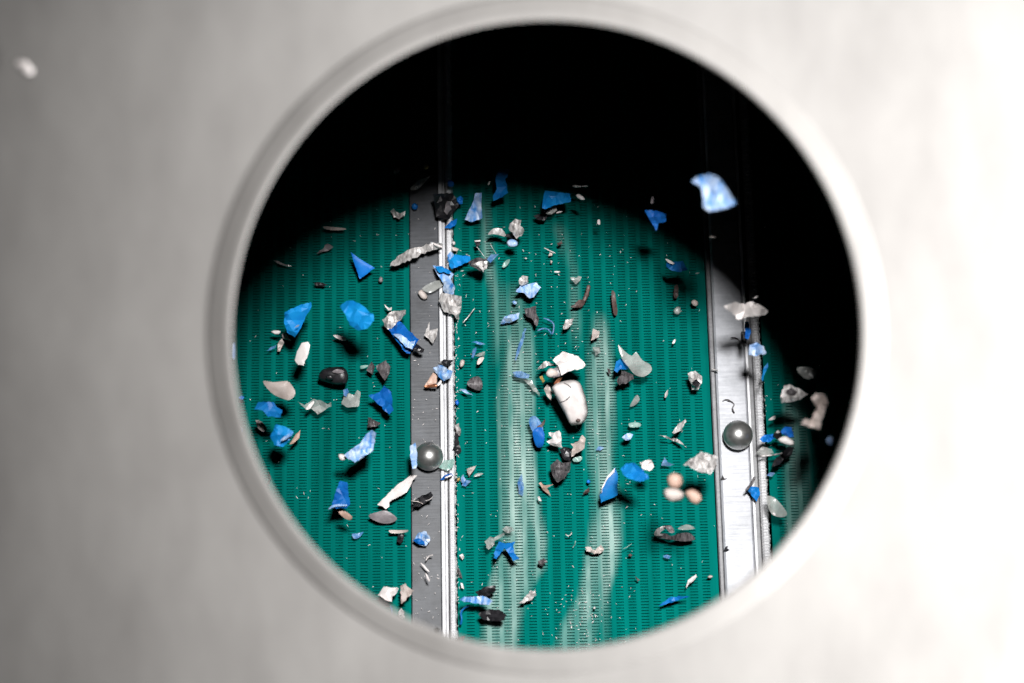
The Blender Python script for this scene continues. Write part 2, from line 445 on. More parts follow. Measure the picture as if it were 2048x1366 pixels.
# style: jag px, smooth?, thickness mm, bulge (share of half width), crumple, curl, tilt, flat shading
STY = {
    'f': dict(jag=0.7, sm=False, th=0.25, bul=0.05, cr=0.20, curl=0.25, tilt=0.5, flat=True),     # creased film flake
    's': dict(jag=0.2, sm=True, th=0.30, bul=0.06, cr=0.12, curl=0.45, tilt=0.45, flat=False),    # smooth curled sheet
    'j': dict(jag=1.3, sm=False, th=0.20, bul=0.05, cr=0.30, curl=0.35, tilt=0.5, flat=True),     # torn crumpled foil
    'c': dict(jag=0.0, sm=True, th=0.4, bul=0.80, cr=0.03, curl=0.0, tilt=0.2, flat=False),       # solid rounded lump
    'l': dict(jag=0.9, sm=False, th=0.3, bul=0.55, cr=0.28, curl=0.1, tilt=0.3, flat=True),       # crumpled clump
    'k': dict(jag=0.3, sm=True, th=0.4, bul=0.46, cr=0.05, curl=0.0, tilt=0.1, flat=False),       # solid moulded body
    'p': dict(jag=0.4, sm=False, th=0.5, bul=0.04, cr=0.02, curl=0.08, tilt=0.25, flat=False),    # stiff plate
}
def flake(name, mat, pts, h, sty, seed, parent=None):
    rnd = random.Random(seed)
    st = STY[sty]
    cx = sum(p[0] for p in pts)/len(pts); cy = sum(p[1] for p in pts)/len(pts)
    loop = smooth_loop(pts) if st['sm'] else list(pts)
    w_ = max(p[0] for p in pts)-min(p[0] for p in pts); h_ = max(p[1] for p in pts)-min(p[1] for p in pts)
    size = max(w_, h_)
    if st['jag'] and size > 14: loop = jag_loop(loop, rnd, st['jag'])
    step = max(2.4, size/(7.0 if not st['flat'] else 5.5))
    if sty in 'cp': step = max(2.0, size/10)
    inner = []
    x0 = min(p[0] for p in loop); y0 = min(p[1] for p in loop)
    j = 0; y = y0
    while y < y0+h_+step:
        x = x0+(step/2 if j % 2 else 0)
        while x < x0+w_+step:
            q = (x+rnd.uniform(-0.3, 0.3)*step, y+rnd.uniform(-0.3, 0.3)*step)
            if inside(q, loop) and edge_dist(q, loop) > step*0.35: inner.append(q)
            x += step
        y += step*0.87; j += 1
    if not inner: inner = [(cx, cy)] if inside((cx, cy), loop) else []
    nb = len(loop)
    allp = [Vector((p[0]-cx, p[1]-cy)) for p in loop+inner]
    vo, ed, fo, *_ = delaunay_2d_cdt(allp, [], [list(range(nb))], 1, 1e-5)
    dist = [edge_dist((p.x+cx, p.y+cy), loop) for p in vo]
    dmax = max(max(dist), 0.5)
    M2 = 1.0/FPX                                     # metres per pixel at unit depth
    c3 = on_screen(cx, cy, h)
    depth = DCAM-c3.z
    m = depth*M2
    ta = rnd.uniform(0, 2*math.pi); tl = st['tilt']*rnd.uniform(0.4, 1.0)
    ca = rnd.uniform(0, math.pi); cu = st['curl']*rnd.choice((-1, 1))*rnd.uniform(0.5, 1.1)
    ns = Vector((rnd.uniform(0, 99), rnd.uniform(0, 99), rnd.uniform(0, 99)))
    rim = min(size, min(w_, h_)*2.2)
    front = []; back = []; th = st['th']*0.001
    # thin flakes carry one or two straight folds
    folds = []
    if sty in 'fj':
        for _ in range(rnd.choice((1, 2, 2))):
            fa = rnd.uniform(0, math.pi); folds.append((math.cos(fa), math.sin(fa), rnd.uniform(-0.15, 0.15)*size, rnd.uniform(0.3, 0.75)*rnd.choice((-1, 1))))
    for p, d in zip(vo, dist):
        dz = tl*(p.x*math.cos(ta)+p.y*math.sin(ta))
        s_ = p.x*math.cos(ca)+p.y*math.sin(ca)
        dz += cu*(s_*s_)/(size*0.5)*1.2
        for fx, fy, fo_, fk in folds:
            dz += fk*abs(p.x*fx+p.y*fy-fo_)*0.6
        dz += st['cr']*rim*noise.noise(Vector((p.x, p.y, 0))/(rim*0.30)+ns)
        dz += 0.4*st['cr']*rim*noise.noise(Vector((p.x, p.y, 5))/(rim*0.12)+ns)
        k = 1-d/dmax
        t = 0.0
        if d > 1e-3:
            t = th*0.5+st['bul']*dmax*m*math.sqrt(max(0, 1-k**(5 if sty == 'k' else 2)))
            if sty in 'p': t = th
        front.append((p, dz*m+t)); back.append((p, dz*m-t))
    def place(lst):
        r = []
        for p, dz in lst:
            d = depth-dz
            r.append(Vector(((p.x+cx-1024)*M2*d, -(p.y+cy-683)*M2*d, DCAM-d)))
        return r
    F = place(front); B = place(back)
    # keep clear of the screen: lift along its normal when a corner would dip in
    low = min(NRM.dot(q) for q in F+B)
    lift = max(0, 0.0006-low)
    up = Vector((0, 0, DCAM))-c3; up.normalize()
    kk = lift/max(0.2, NRM.dot(up))
    if parent is None and kk: c3 = c3+up*kk
    base = c3 if parent is None else parent.location
    off = up*kk
    on_b = [d <= 1e-3 for d in dist]
    verts = [q+off-base for q in F]; mapb = {}
    for i, q in enumerate(B):
        if on_b[i]: mapb[i] = i
        else: mapb[i] = len(verts); verts.append(q+off-base)
    faces = []
    for t in fo:
        faces.append(tuple(t))
        bt = tuple(mapb[i] for i in reversed(t))
        if set(bt) != set(t): faces.append(bt)
        elif len(inner) == 0: pass
    o = link_mesh(name, verts, faces, M[mat], parent, smooth=not st['flat'])
    if parent is None: o.location = c3
    if sty in 'sp':
        me = o.data; bset = {i for i, q in enumerate(on_b) if q}
        at = me.attributes.new('sharp_edge', 'BOOLEAN', 'EDGE') if 'sharp_edge' not in me.attributes else me.attributes['sharp_edge']
        at.data.foreach_set('value', [e.vertices[0] in bset and e.vertices[1] in bset for e in me.edges])
    if not inner or sty == 'p':
        sm = o.modifiers.new('thick', 'SOLIDIFY'); sm.thickness = max(th, 0.0004)
    return o

def surf(o, px, py):
    """height over the screen where the line of sight meets the thing o"""
    org = Vector((0, 0, DCAM))-o.location
    ok, loc, n_, i_ = o.ray_cast(org, ray(px, py).normalized())
    return NRM.dot((loc if ok else Vector((0, 0, 0)))+o.location)+0.0003

def wire(name, mat, pts, h, rpx, seed, parent=None, wrap=False):
    rnd = random.Random(seed)
    cx = sum(p[0] for p in pts)/len(pts); cy = sum(p[1] for p in pts)/len(pts)
    path = []
    n = len(pts)
    for i in range(n-1):
        a = pts[max(0, i-1)]; b = pts[i]; c = pts[i+1]; d = pts[min(n-1, i+2)]
        for j in range(5):
            t = j/5
            path.append(tuple(0.5*((2*b[q])+(-a[q]+c[q])*t+(2*a[q]-5*b[q]+4*c[q]-d[q])*t*t+(-a[q]+3*b[q]-3*c[q]+d[q])*t**3) for q in (0, 1)))
    path.append(pts[-1])
    P = []
    for i, p in enumerate(path):
        P.append(on_screen(p[0], p[1], surf(parent, p[0], p[1]) if wrap else h+0.0012*math.sin(i*0.45+seed)+0.0012))
    c3 = on_screen(cx, cy, h)
    base = c3 if parent is None else parent.location
    r = rpx/FPX; k = 6; v = []; f = []
    for i, p in enumerate(P):
        t = (P[min(len(P)-1, i+1)]-P[max(0, i-1)]).normalized()
        a = t.cross(Vector((0, 0, 1))).normalized(); b = a.cross(t)
        e = 1.0 if 0 < i < len(P)-1 else 0.45
        rr = r*e*(1+0.2*rnd.uniform(-1, 1))
        for j in range(k):
            an = 2*math.pi*j/k
            v.append(p-base+a*math.cos(an)*rr*1.25+b*math.sin(an)*rr*0.8)
    for i in range(len(P)-1):
        for j in range(k):
            f.append((i*k+j, i*k+(j+1) % k, (i+1)*k+(j+1) % k, (i+1)*k+j))
    f += [tuple(range(k)), tuple(range((len(P)-1)*k, len(P)*k))]
    o = link_mesh(name, v, f, M[mat], parent, smooth=True)
    if parent is None: o.location = c3
    return o

CAT = {'blue_flake': ('flake', 'blue plastic flakes over the screen'),
       'foil_scrap': ('foil scrap', 'scraps of silver foil over the screen'),
       'plastic_chip': ('chip', 'pale plastic chips over the screen'),
       'film_scrap': ('film scrap', 'scraps of clear film over the screen'),
       'rubber_scrap': ('rubber scrap', 'black and dark scraps over the screen'),
       'wire_scrap': ('wire', 'thin wires and threads over the screen'),
       'metal_sliver': ('sliver', 'thin pale slivers over the screen'),
       'plastic_pellet': ('pellet', 'tan pellets flying over the screen'),
       'plastic_plug': ('plug', None), 'plug_housing': ('plug housing', None), 'cable_grommet': ('grommet', None),
       'copper_piece': ('copper piece', 'copper pieces over the screen')}
# name | material | frame | height mm | style (w<radius px> = wire) | outline | label          ('>' = part of the line above)
DATA = """
metal_sliver|grey|P|6|s|787,346 790,338 799,334 801,340 794,347|small dim grey sliver in the shadow above the left rail, left of it
plastic_chip|ochre|P|14|c|848,333 853,329 858,333 855,338 849,338|tiny ochre chip at the top end of the left rail
film_scrap|clear|A|14|s|1640,360 1690,290 1760,260 1821,240 1740,330 1700,360|grey clear scrap with a bright spot at the shadowed top of the left rail
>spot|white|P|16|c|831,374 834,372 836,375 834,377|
blue_flake|blue|P|6|c|823,411 829,406 836,411 834,419 826,419|tiny round blue flake near the shadowed top of the left rail
foil_scrap|foil|A|8|j|1460,560 1490,530 1510,560 1550,580 1595,555 1590,600 1540,630 1490,615|small curled grey foil ring just left of the left rail top
metal_sliver|cream|A|7|s|850,695 950,700 1050,715 1040,728 940,732 860,718|dim beige sliver at the shadow edge, left panel
metal_sliver|grey|A|6|j|780,940 840,905 890,850 945,885 900,915 830,930|dim twig-like grey sliver at the shadow edge above the blue triangle
metal_sliver|foil|A|6|s|395,1005 440,1010 500,1040 570,1058 500,1055 430,1030|thin silver sliver nearest the rim at the upper left
blue_flake|blue|A|13|p|1100,930 1180,990 1320,1075 1180,1175 1140,1060|bright blue triangular flake alone at the upper left of the screen
rubber_scrap|black|A|6|l|760,1215 820,1205 890,1225 850,1245 800,1240|small black scrap left of the bright blue triangle
foil_scrap|foil|P|16|j|780,533 794,513 815,500 838,494 862,484 884,487 886,495 865,500 838,512 820,522 800,529|long silver pinkish foil scrap lying across the upper left rail edge
metal_sliver|white|P|18|p|866,486 884,492 886,496 868,490|thin bright white sliver at the right tip of the long silver foil
plastic_chip|grey|P|5|c|757,560 761,553 766,557 765,564 759,565|tiny grey chip just right below the blue triangle
blue_flake|deep|P|12|c|895,364 901,360 908,365 906,373 897,373|small dim blue flake in the shadow right of the left rail top
blue_flake|blue|B|12|f|515,440 550,415 575,440 570,490 540,495 520,465|rounded blue flake right of the black scrap on the left rail top
rubber_scrap|black|B|9|f|300,400 480,390 540,500 470,590 440,640 330,610 320,520|big black scrap at the top end of the left rail
>patch|grey|B|14|f|400,560 430,460 460,490 470,540 430,590|
blue_flake|pale|B|14|f|690,390 745,390 740,480 750,620 660,655 590,635 630,540 665,470|pale blue streaked tall flake under the top shadow edge
blue_flake|blue|B|26|f|900,170 1010,180 960,260 985,390 930,430 850,465 845,420 880,360 870,260|tall dark blue flake, half in the top shadow
metal_sliver|white|B|20|s|800,315 815,285 822,290 810,318|tiny white sliver left of the tall dark blue flake
blue_flake|blue|B|26|f|1320,370 1420,380 1550,400 1555,470 1420,500 1320,540 1295,530 1305,440|wide wedge-shaped blue flake at the top shadow edge
film_scrap|clear|B|16|f|1310,560 1360,520 1420,510 1430,550 1380,585 1330,580|greenish clear scrap right under the wedge-shaped blue flake
metal_sliver|white|B|12|s|1420,575 1450,555 1480,558 1450,572|tiny white sliver beside the scrap under the wedge-shaped blue flake
rubber_scrap|black|B|10|f|1215,600 1280,580 1310,610 1350,590 1320,640 1250,635|black flat scrap below the wedge-shaped blue flake
metal_sliver|foil|B|36|c|1570,325 1600,315 1650,325 1700,320 1710,335 1650,338 1590,340|grey bar-shaped sliver in the top shadow, above an oval ring
plastic_chip|white|B|38|c|1600,410 1630,400 1670,425 1685,452 1650,455 1615,435|small white oval chip in the top shadow right of the wedge-shaped blue flake
foil_scrap|foil|B|18|s|800,770 850,715 930,720 965,790 905,775 850,765|curved silver scrap left of the crumpled silver lump near the top
rubber_scrap|black|B|16|f|950,790 970,765 1020,760 1045,800 1000,800|small black scrap linking two silver foils near the top
foil_scrap|foil|B|24|l|1000,670 1050,625 1105,640 1095,690 1130,720 1110,780 1060,810 1030,770 990,710|bright crumpled silver lump near the top of the middle panel
blue_flake|pale|B|20|c|970,840 1010,810 1060,825 1075,860 1040,885 990,880|pale blue round flake under the crumpled silver lump
rubber_scrap|black|P|12|f|949,482 961,481 960,490 953,495|black square scrap with a white edge left of the silver foils
>edge|white|P|14|p|949,481 961,480 961,483 950,484|
wire_scrap|foil|B|10|w0.45|700,880 760,960 800,1000|very thin metal wire above the dark silver crumple
wire_scrap|foil|B|12|w0.4|820,850 840,890 875,945|very thin wire right of the small black square scrap
blue_flake|pale|B|10|l|430,960 460,920 490,950 470,1000 430,1010|pale blue crumpled flake on the ridged edge of the left rail
blue_flake|blue|B|12|f|440,1010 500,950 640,970 640,1010 560,1050 470,1085 450,1060|blue crumpled flake right of the left rail, touching the dark silver crumple
foil_scrap|dark|B|24|l|620,1020 700,980 790,990 800,1060 760,1120 700,1080 640,1060|dark and silver crumpled scrap with a black shadow, right of the left rail
>fold|foil|B|27|f|660,1040 740,1010 795,1010 790,1080 760,1115 720,1070|
blue_flake|bluefilm|B|16|f|790,1000 830,950 900,950 860,990 820,1030|faint blue film flake right of the dark silver crumple
blue_flake|pale|B|14|f|300,1050 380,1055 430,1100 490,1130 460,1180 500,1240 490,1310 450,1325 390,1280 400,1220 350,1150|big twisted light blue flake lying over the upper left rail
>fold|blue|B|17|f|310,1055 390,1060 470,1110 450,1130 400,1110 360,1120|
film_scrap|clear|B|8|s|200,1260 330,1190 430,1200 350,1260 270,1300|greenish clear film on the grey rail left of the twisted blue flake
plastic_chip|cream|B|6|c|165,1290 200,1270 240,1310 250,1350 210,1360 170,1320|pale knobbly chip on the upper grey rail
blue_flake|blue|B|9|f|405,710 450,660 520,620 510,680 460,715|blue strip flake lying on the ridged strip near the left rail top
plastic_chip|white|P|6|c|904,485 908,482 911,487 907,491|tiny white chip against the left rail edge
plastic_chip|cream|B|6|l|475,880 510,890 535,900 520,925 480,915|small pale crumb against the ridged strip above the blue crumple
foil_scrap|foil|B|18|l|1080,1190 1120,1140 1165,1150 1170,1210 1110,1240 1085,1220|grey crumpled lump on the top of a pale blue flake
blue_flake|pale|B|15|f|1055,1290 1100,1230 1170,1220 1240,1205 1285,1250 1220,1340 1180,1350 1130,1300|pale blue flake fanning out below the grey crumpled lump
rubber_scrap|brown|B|7|f|1430,850 1470,830 1480,855 1440,870|small dark red chip near the top of the middle panel
metal_sliver|white|B|7|w0.8|1310,890 1360,915 1415,940|thin white stick near the top of the middle panel
plastic_chip|cream|B|6|f|1350,965 1370,920 1390,925 1385,960|small beige chip hanging under the thin white stick
film_scrap|clear|B|8|f|1550,1160 1655,1155 1640,1190 1600,1225|clear triangular film in the upper middle panel
film_scrap|mint|B|6|s|930,1060 960,1010 1000,995 985,1040 950,1070|thin mint film left of the two tiny white slivers
metal_sliver|white|B|6|s|1400,1108 1430,1102 1460,1110 1430,1118|tiny white sliver above the clear triangle
plastic_chip|white|B|5|c|1135,985 1145,980 1160,985 1148,995|tiny white chip in the upper middle of the screen
plastic_chip|cream|B|5|c|1368,1010 1380,1005 1390,1020 1375,1038|tiny grey chip below the small beige chip
wire_scrap|brown|P|8|w3.2|1178,570 1174,588 1167,603|short dark brown stub right of the clear triangle
rubber_scrap|brown|F|8|s|415,155 450,130 490,90 530,90 545,120 500,160|dark curved brown scrap right of the blue ribbon
blue_flake|pale|C|185|f|1060,280 1130,240 1220,215 1310,250 1345,300 1400,370 1465,490 1390,525 1220,560 1170,520 1165,420 1140,330 1080,300|large pale blue blurred flake alone in the dark upper right
blue_flake|deep|C|80|f|635,545 740,550 825,580 830,650 760,665 740,735 690,650|dim blue hooked flake in the dark, left of the large pale one
metal_sliver|grey|C|88|s|690,480 700,430 715,430 710,485|tiny grey upright sliver above the dim blue hooked flake
metal_sliver|white|C|24|s|203,670 208,635 225,635 228,680|small white sliver at the shadow edge in the upper right of the middle panel
plastic_chip|cream|P|75|c|1417,474 1424,471 1433,474 1426,477|small pale chip above the shadowed end of the right rail
blue_flake|blue|C|32|f|830,1020 980,1010 1030,1090 940,1110 880,1100 830,1060|dim blue flake at the shadow edge near the right rail
>tip|white|C|36|s|825,990 850,995 905,1030 880,1040 840,1015|
metal_sliver|foil|P|40|s|1391,546 1399,545 1398,547 1391,548|tiny bright sliver left of the shadowed end of the right rail
metal_sliver|white|P|70|c|1506,597 1511,592 1518,592 1513,597|tiny white chip above the white streaked scrap near the right rail
rubber_scrap|brown|C|8|s|900,1340 905,1240 940,1235 935,1340|short upright brown scrap near the right shadow edge
rubber_scrap|brown|P|9|s|1223,583 1229,584 1232,600 1235,627 1228,629 1224,605|long upright dark brown strip in the upper middle panel
blue_flake|blue|D|40|f|500,200 650,130 740,110 740,160 700,220 650,340 590,430 520,390 490,300|deep blue pointed flake at the left, with a small dark shadow above
>chip|clear|D|46|f|585,345 610,320 635,315 620,335|
blue_flake|blue|D|70|f|1000,150 1060,100 1130,100 1220,150 1310,230 1310,280 1250,350 1170,370 1090,320 1050,220|smooth bright blue oval flake in the middle of the left panel
plastic_chip|white|D|14|c|370,380 410,365 465,375 450,400 410,405|small white oval chip under the deep blue pointed flake
foil_scrap|foil|D|13|f|470,400 510,395 565,465 520,455 480,440|small white foil scrap at the foot of the deep blue pointed flake
plastic_chip|cream|D|10|f|430,560 435,490 475,440 495,480 455,560|pinkish grey strip under the small white foil, left panel
blue_flake|bluefilm|D|8|f|330,555 370,520 425,500 410,530 360,550|thin blue sliver flake left of the pinkish grey strip
plastic_chip|white|D|40|p|590,640 610,560 655,480 710,470 730,500 715,580 670,690 620,680|bright white tilted chip in the left panel
metal_sliver|white|D|10|s|940,410 1010,415 1060,445 1040,465 970,440|small white sliver between the bright white chip and the blue roll
metal_sliver|white|D|8|j|1405,125 1425,150 1450,165 1475,155 1470,185 1440,185 1415,155|tiny curled white sliver above the foil-ended blue roll
cable_grommet|black|D|14|c|810,770 850,720 960,700 1040,710 1075,770 1060,850 960,860 850,830 810,810|glossy black barrel-shaped grommet with a hole, left panel
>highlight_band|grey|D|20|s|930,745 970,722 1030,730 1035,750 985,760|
>bore|black|D|20|c|870,790 905,770 940,785 935,815 890,818|
blue_flake|blue|D|15|l|1440,360 1540,280 1640,380 1720,450 1700,480 1640,580 1590,560 1500,440|crumpled blue roll with silver foil at its top end, beside the left rail
>foil_end|foil|D|18|l|1385,270 1470,195 1600,180 1600,220 1530,290 1450,370 1405,330|
>print|pale|D|22|f|1480,400 1550,400 1640,470 1690,460 1660,540 1600,520 1540,450|
>end_cap|black|D|16|f|1670,540 1700,490 1770,540 1760,570 1710,560|
film_scrap|mint|D|8|s|1190,690 1255,685 1250,700 1195,718|small mint chip left of the dark fan scraps
rubber_scrap|dark|D|10|f|1240,730 1290,650 1320,700 1300,770 1270,750|small dark triangle scrap beside the dark fan, left panel
rubber_scrap|dark|D|16|f|1330,690 1420,640 1460,700 1450,760 1410,825 1370,770|dark fan-shaped scrap above the blue triangle by the left rail
plastic_chip|cream|D|45|s|300,830 400,840 520,830 570,880 595,940 550,1000 470,985 370,930|beige teardrop chip near the left rim
film_scrap|clear|D|14|f|610,1010 680,1050 760,990 840,1010 890,1040 920,1020 925,1060 880,1080 800,1135 740,1080 690,1085|wide clear film with curled white ends, below the black grommet
>curl|white|D|18|s|690,1080 720,1040 760,1010 765,1030 730,1080 700,1090|
film_scrap|clear|D|12|f|1050,900 1080,940 1130,960 1160,910 1190,930 1170,1060 1080,1070 1015,1040|brownish clear film with a blue corner, right of the black grommet
>corner|bluefilm|D|14|f|1030,910 1070,895 1085,930 1060,970 1035,960|
blue_flake|blue|D|16|f|1260,960 1360,930 1400,870 1470,930 1490,1100 1450,1135 1360,1050|blue triangular flake beside the left rail, under the dark fan
blue_flake|blue|D|55|f|220,1090 260,1020 400,1020 430,1070 480,1100 460,1160 350,1155 300,1100|blue ragged flake near the left rim, below the beige teardrop
blue_flake|blue|P|8|f|477,795 483,791 489,794 486,799 479,798|tiny blue flake next to the left rim
plastic_chip|white|D|14|s|235,1185 290,1200 335,1260 300,1290 250,1250|small white chip between two blue flakes near the left rim
rubber_scrap|dark|D|9|j|1255,1160 1300,1180 1375,1215 1330,1245 1250,1250|dark bristly scrap below the blue triangle by the left rail
blue_flake|pale|P|100|s|466,690 470,688 470,716 466,714|pale blue flake peeping past the left rim, halfway down
blue_flake|blue|H|50|f|365,330 420,220 500,240 580,290 540,370 480,430 400,410|blue folded flake near the lower left rim
>pale_fold|pale|H|54|p|450,375 500,330 575,290 560,330 500,365|
plastic_chip|tan|H|16|p|540,405 600,310 640,270 630,350 570,400|beige triangular chip touching the blue folded flake
blue_flake|pale|P|60|s|477,854 484,852 487,862 481,866|pale blue speck flake at the lower left rim
blue_flake|pale|H|40|f|1040,500 1100,450 1180,400 1240,310 1290,270 1335,300 1320,360 1305,460 1220,520 1140,570 1080,540|long streaked pale blue flake with a white tip, lower left panel
>tip|white|H|40|c|985,500 1020,490 1070,520 1040,550 1000,545|
blue_flake|blue|H|32|f|1000,735 1065,750 1080,850 1095,950 1060,990 950,980 890,1000 930,960 950,870|blue cup-shaped flake with a beige tail, lower left panel
>tail|tan|H|31|s|985,1020 1050,1015 1110,1060 1100,1090 1050,1080|
>hem|pale|H|35|s|895,998 940,955 1050,950 1060,965 960,972|
plastic_chip|white|H|10|p|1340,955 1440,850 1530,765 1600,720 1650,680 1705,685 1660,740 1640,790 1610,840 1500,900 1450,930 1450,970 1420,995 1390,970|large jagged white chip reaching onto the grey rail under the steel ball
plastic_chip|grey|H|7|s|1260,1050 1340,1020 1430,1010 1520,1075 1480,1115 1400,1125 1310,1095|grey lens-shaped chip below the large jagged white one
rubber_scrap|black|I|9|j|105,750 110,700 200,640 280,605 300,640 290,690 200,730|black feathery scrap on the grey rail below the steel ball
>fibre|cream|I|12|w0.6|100,690 170,700 210,720|
>fibre|white|I|12|w0.5|230,690 270,680 295,655|
film_scrap|bluefilm|H|6|s|1110,1220 1160,1215 1215,1200 1180,1250 1130,1265|thin blue-grey film at the lower left panel
foil_scrap|cream|H|8|s|1450,1185 1530,1185 1620,1185 1600,1205 1520,1215 1460,1210|pale flat scrap with a black foot, left of the lower rail
>foot|black|H|7|f|1520,1290 1530,1220 1590,1215 1580,1270 1550,1310|
wire_scrap|brown|H|5|w0.8|345,655 368,710 340,760 300,800|thin dark red thread by the lower left rim
blue_flake|pale|I|8|l|115,1050 170,980 240,970 270,1010 270,1060 240,1100 180,1095|light blue crumpled ball-like flake on the lower grey rail
>fold|blue|I|11|f|120,1050 170,1030 220,1060 230,1090 170,1085|
blue_flake|pale|I|30|f|90,190 140,160 158,270 148,390 115,400 95,300|pale blue upright flake against the left side of the left steel ball
film_scrap|mint|I|8|f|350,385 400,320 500,310 480,390 430,420|pale film on the white ridged strip beside the left steel ball
blue_flake|deep|I|8|f|365,500 400,460 470,440 482,460 440,485 390,500|dark blue looped flake on the ridged strip below the left steel ball
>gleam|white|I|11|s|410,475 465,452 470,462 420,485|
rubber_scrap|black|I|6|f|500,70 530,80 540,180 560,240 530,270 465,240 500,180|long black scrap standing against the right edge of the left rail
foil_scrap|foil|P|6|l|910,850 918,846 922,858 920,872 913,868|small pale clump above the long black scrap on the rail edge
plastic_chip|cream|I|7|f|608,400 640,385 692,370 665,420 630,472|beige forked chip right of the left steel ball
film_scrap|clear|I|6|s|670,470 700,440 760,440 720,465|thin clear film beside the beige forked chip
blue_flake|pale|I|7|f|555,480 575,450 600,500 580,535 560,520|small pale blue flake right of the rail edge
>film|bluefilm|I|6|f|560,550 600,500 650,510 600,560|
plastic_chip|ochre|P|5|c|914,957 919,955 920,960 915,963|tiny ochre chip on the rail edge beside the small pale blue flake
blue_flake|bluefilm|P|12|s|1058,838 1070,832 1082,845 1086,860 1072,868 1062,858|translucent blue flake at the edge of the long pale streak
blue_flake|blue|P|15|s|1066,862 1080,854 1089,868 1086,892 1074,894 1068,880|bright blue flake just under the translucent blue one
rubber_scrap|brown|P|14|s|1074,853 1082,848 1090,838 1089,847 1082,855|small brown curved scrap beside the translucent blue flake
blue_flake|bluefilm|I|7|f|1070,520 1110,440 1130,560 1120,650 1080,620|faint blue upright film on the long pale streak
foil_scrap|white|I|16|j|1335,150 1390,120 1350,70 1450,50 1470,140 1480,205 1400,190|white and grey fan scrap above the dark crumpled lump
foil_scrap|cream|I|16|j|1660,90 1690,120 1680,210 1560,290 1580,200 1550,170 1620,150|pinkish white leaf scrap right of the white and grey fan
rubber_scrap|black|I|10|f|1450,220 1500,200 1570,215 1550,330 1500,320 1470,260|black scrap between the two pale fans
rubber_scrap|dark|I|16|l|1370,370 1430,310 1480,345 1560,330 1550,400 1500,490 1435,525 1390,460|dark grey crumpled lump below the pale fans, middle panel
film_scrap|mint|I|6|s|1570,310 1610,290 1660,290 1640,330 1590,335|faint mint film right of the dark crumpled lump
plastic_chip|tan|I|7|f|1260,530 1285,520 1310,550 1400,540 1340,575 1375,650 1340,620 1300,590|tan Y-shaped twig chip left below the dark crumpled lump
plastic_chip|white|I|8|f|1250,655 1270,650 1290,695 1265,690|tiny white and black chip right of the long pale streak
blue_flake|blue|P|6|c|1173,962 1177,959 1181,963 1178,967 1174,966|tiny blue bead-like flake between the pale streaks
rubber_scrap|brown|I|7|f|1660,632 1690,590 1722,570 1726,610 1690,625|brown chip on the left edge of the second pale streak
foil_scrap|clear|I|14|l|770,1060 820,1015 860,1030 860,1080 840,1110 805,1135|grey knotted scrap with a stalk, beside the X-shaped blue flake
>stalk|clear|I|14|s|850,1030 940,985 942,1010 860,1055|
blue_flake|blue|I|15|f|850,1210 870,1120 900,1060 960,1080 1050,1060 1030,1100 1040,1160 1090,1220 1030,1240 1000,1190 950,1120 920,1160 880,1220|X-shaped blue flake on the lower long pale streak
foil_scrap|clear|P|8|j|1004,1059 1012,1052 1024,1054 1030,1061 1018,1066|small pale torn scrap above the X-shaped blue flake
rubber_scrap|dark|I|8|l|1255,1240 1310,1210 1340,1250 1300,1290 1260,1270|dark grey chip on the lower right edge of the long pale streak
wire_scrap|white|I|5|w0.8|1505,995 1535,1010 1560,990 1562,975|tiny white squiggle in the lower middle panel
wire_scrap|mint|I|5|w0.6|1598,1055 1590,1090 1570,1120|thin pale thread under the white squiggle
plastic_chip|white|P|6|f|918,1111 925,1107 929,1113 925,1120|small white heart-like chip right of the lower rail edge
metal_sliver|white|P|8|w1.2|852,1121 857,1113 866,1110|small curved white sliver on the lower grey rail
metal_sliver|white|P|9|s|841,1126 848,1130 859,1143 852,1140|white sliver lying on the grey rail under the curved one
metal_sliver|white|P|14|s|851,1146 855,1150 860,1162 855,1160|short white sliver on the grey rail above a soft dark shadow
blue_flake|blue|J|18|p|820,385 845,450 845,640 780,670 690,705 680,640 740,480|large blue triangular flake across the second pale streak
>white_edge|white|J|20|p|820,388 812,430 760,480 710,570 690,620 700,570 745,475|
blue_flake|blue|J|58|f|870,400 920,350 1000,345 1040,380 1120,450 1130,490 1060,515 950,490 890,450|smooth blurred blue oval flake right of the second pale streak
foil_scrap|white|J|45|j|1040,340 1150,320 1175,380 1130,420 1060,390|white ribbed scrap behind the blurred blue oval flake
blue_flake|pale|J|14|f|880,110 930,75 985,85 960,130 915,140|small pale blue flake right of the second pale streak
blue_flake|bluefilm|J|5|f|640,230 670,195 720,205 690,230|faint blue film on the second pale streak
blue_flake|bluefilm|J|9|f|1240,370 1270,290 1300,340 1360,360 1300,375|light blue forked flake above the tan pellets
foil_scrap|foil|J|60|j|1435,365 1530,300 1600,240 1690,270 1755,290 1740,380 1690,450 1590,430 1510,390|large bright white foil flake beside the right rail
plastic_pellet|tan|P|105|c|1334,958 1340,948 1352,946 1364,953 1365,968 1356,977 1340,975|rounded tan pellet on top of the pellet cluster near the right rail
plastic_pellet|cream|P|108|c|1327,984 1336,976 1356,978 1368,988 1362,1000 1345,1003 1331,996|pale elongated pellet in the middle of the pellet cluster
plastic_pellet|tan|P|105|c|1370,985 1384,978 1398,985 1404,998 1394,1009 1380,1002|pinkish oval pellet at the right of the pellet cluster
foil_scrap|foil|J|16|s|1175,990 1210,940 1270,920 1290,935 1225,985 1260,1000 1200,1010|bright curled end of foil left of the long grey curled strip
foil_scrap|dark|J|14|s|1180,1000 1270,985 1330,1010 1420,985 1500,985 1550,1040 1460,1060 1360,1050 1300,1040 1200,1025|long grey curled strip with a black shadow, lower right of the middle panel
>loop|grey|J|18|s|1270,925 1330,918 1360,975 1320,980 1290,950|
foil_scrap|clear|J|12|s|1390,945 1470,905 1550,940 1470,955|flat grey sliver scrap above the long curled strip
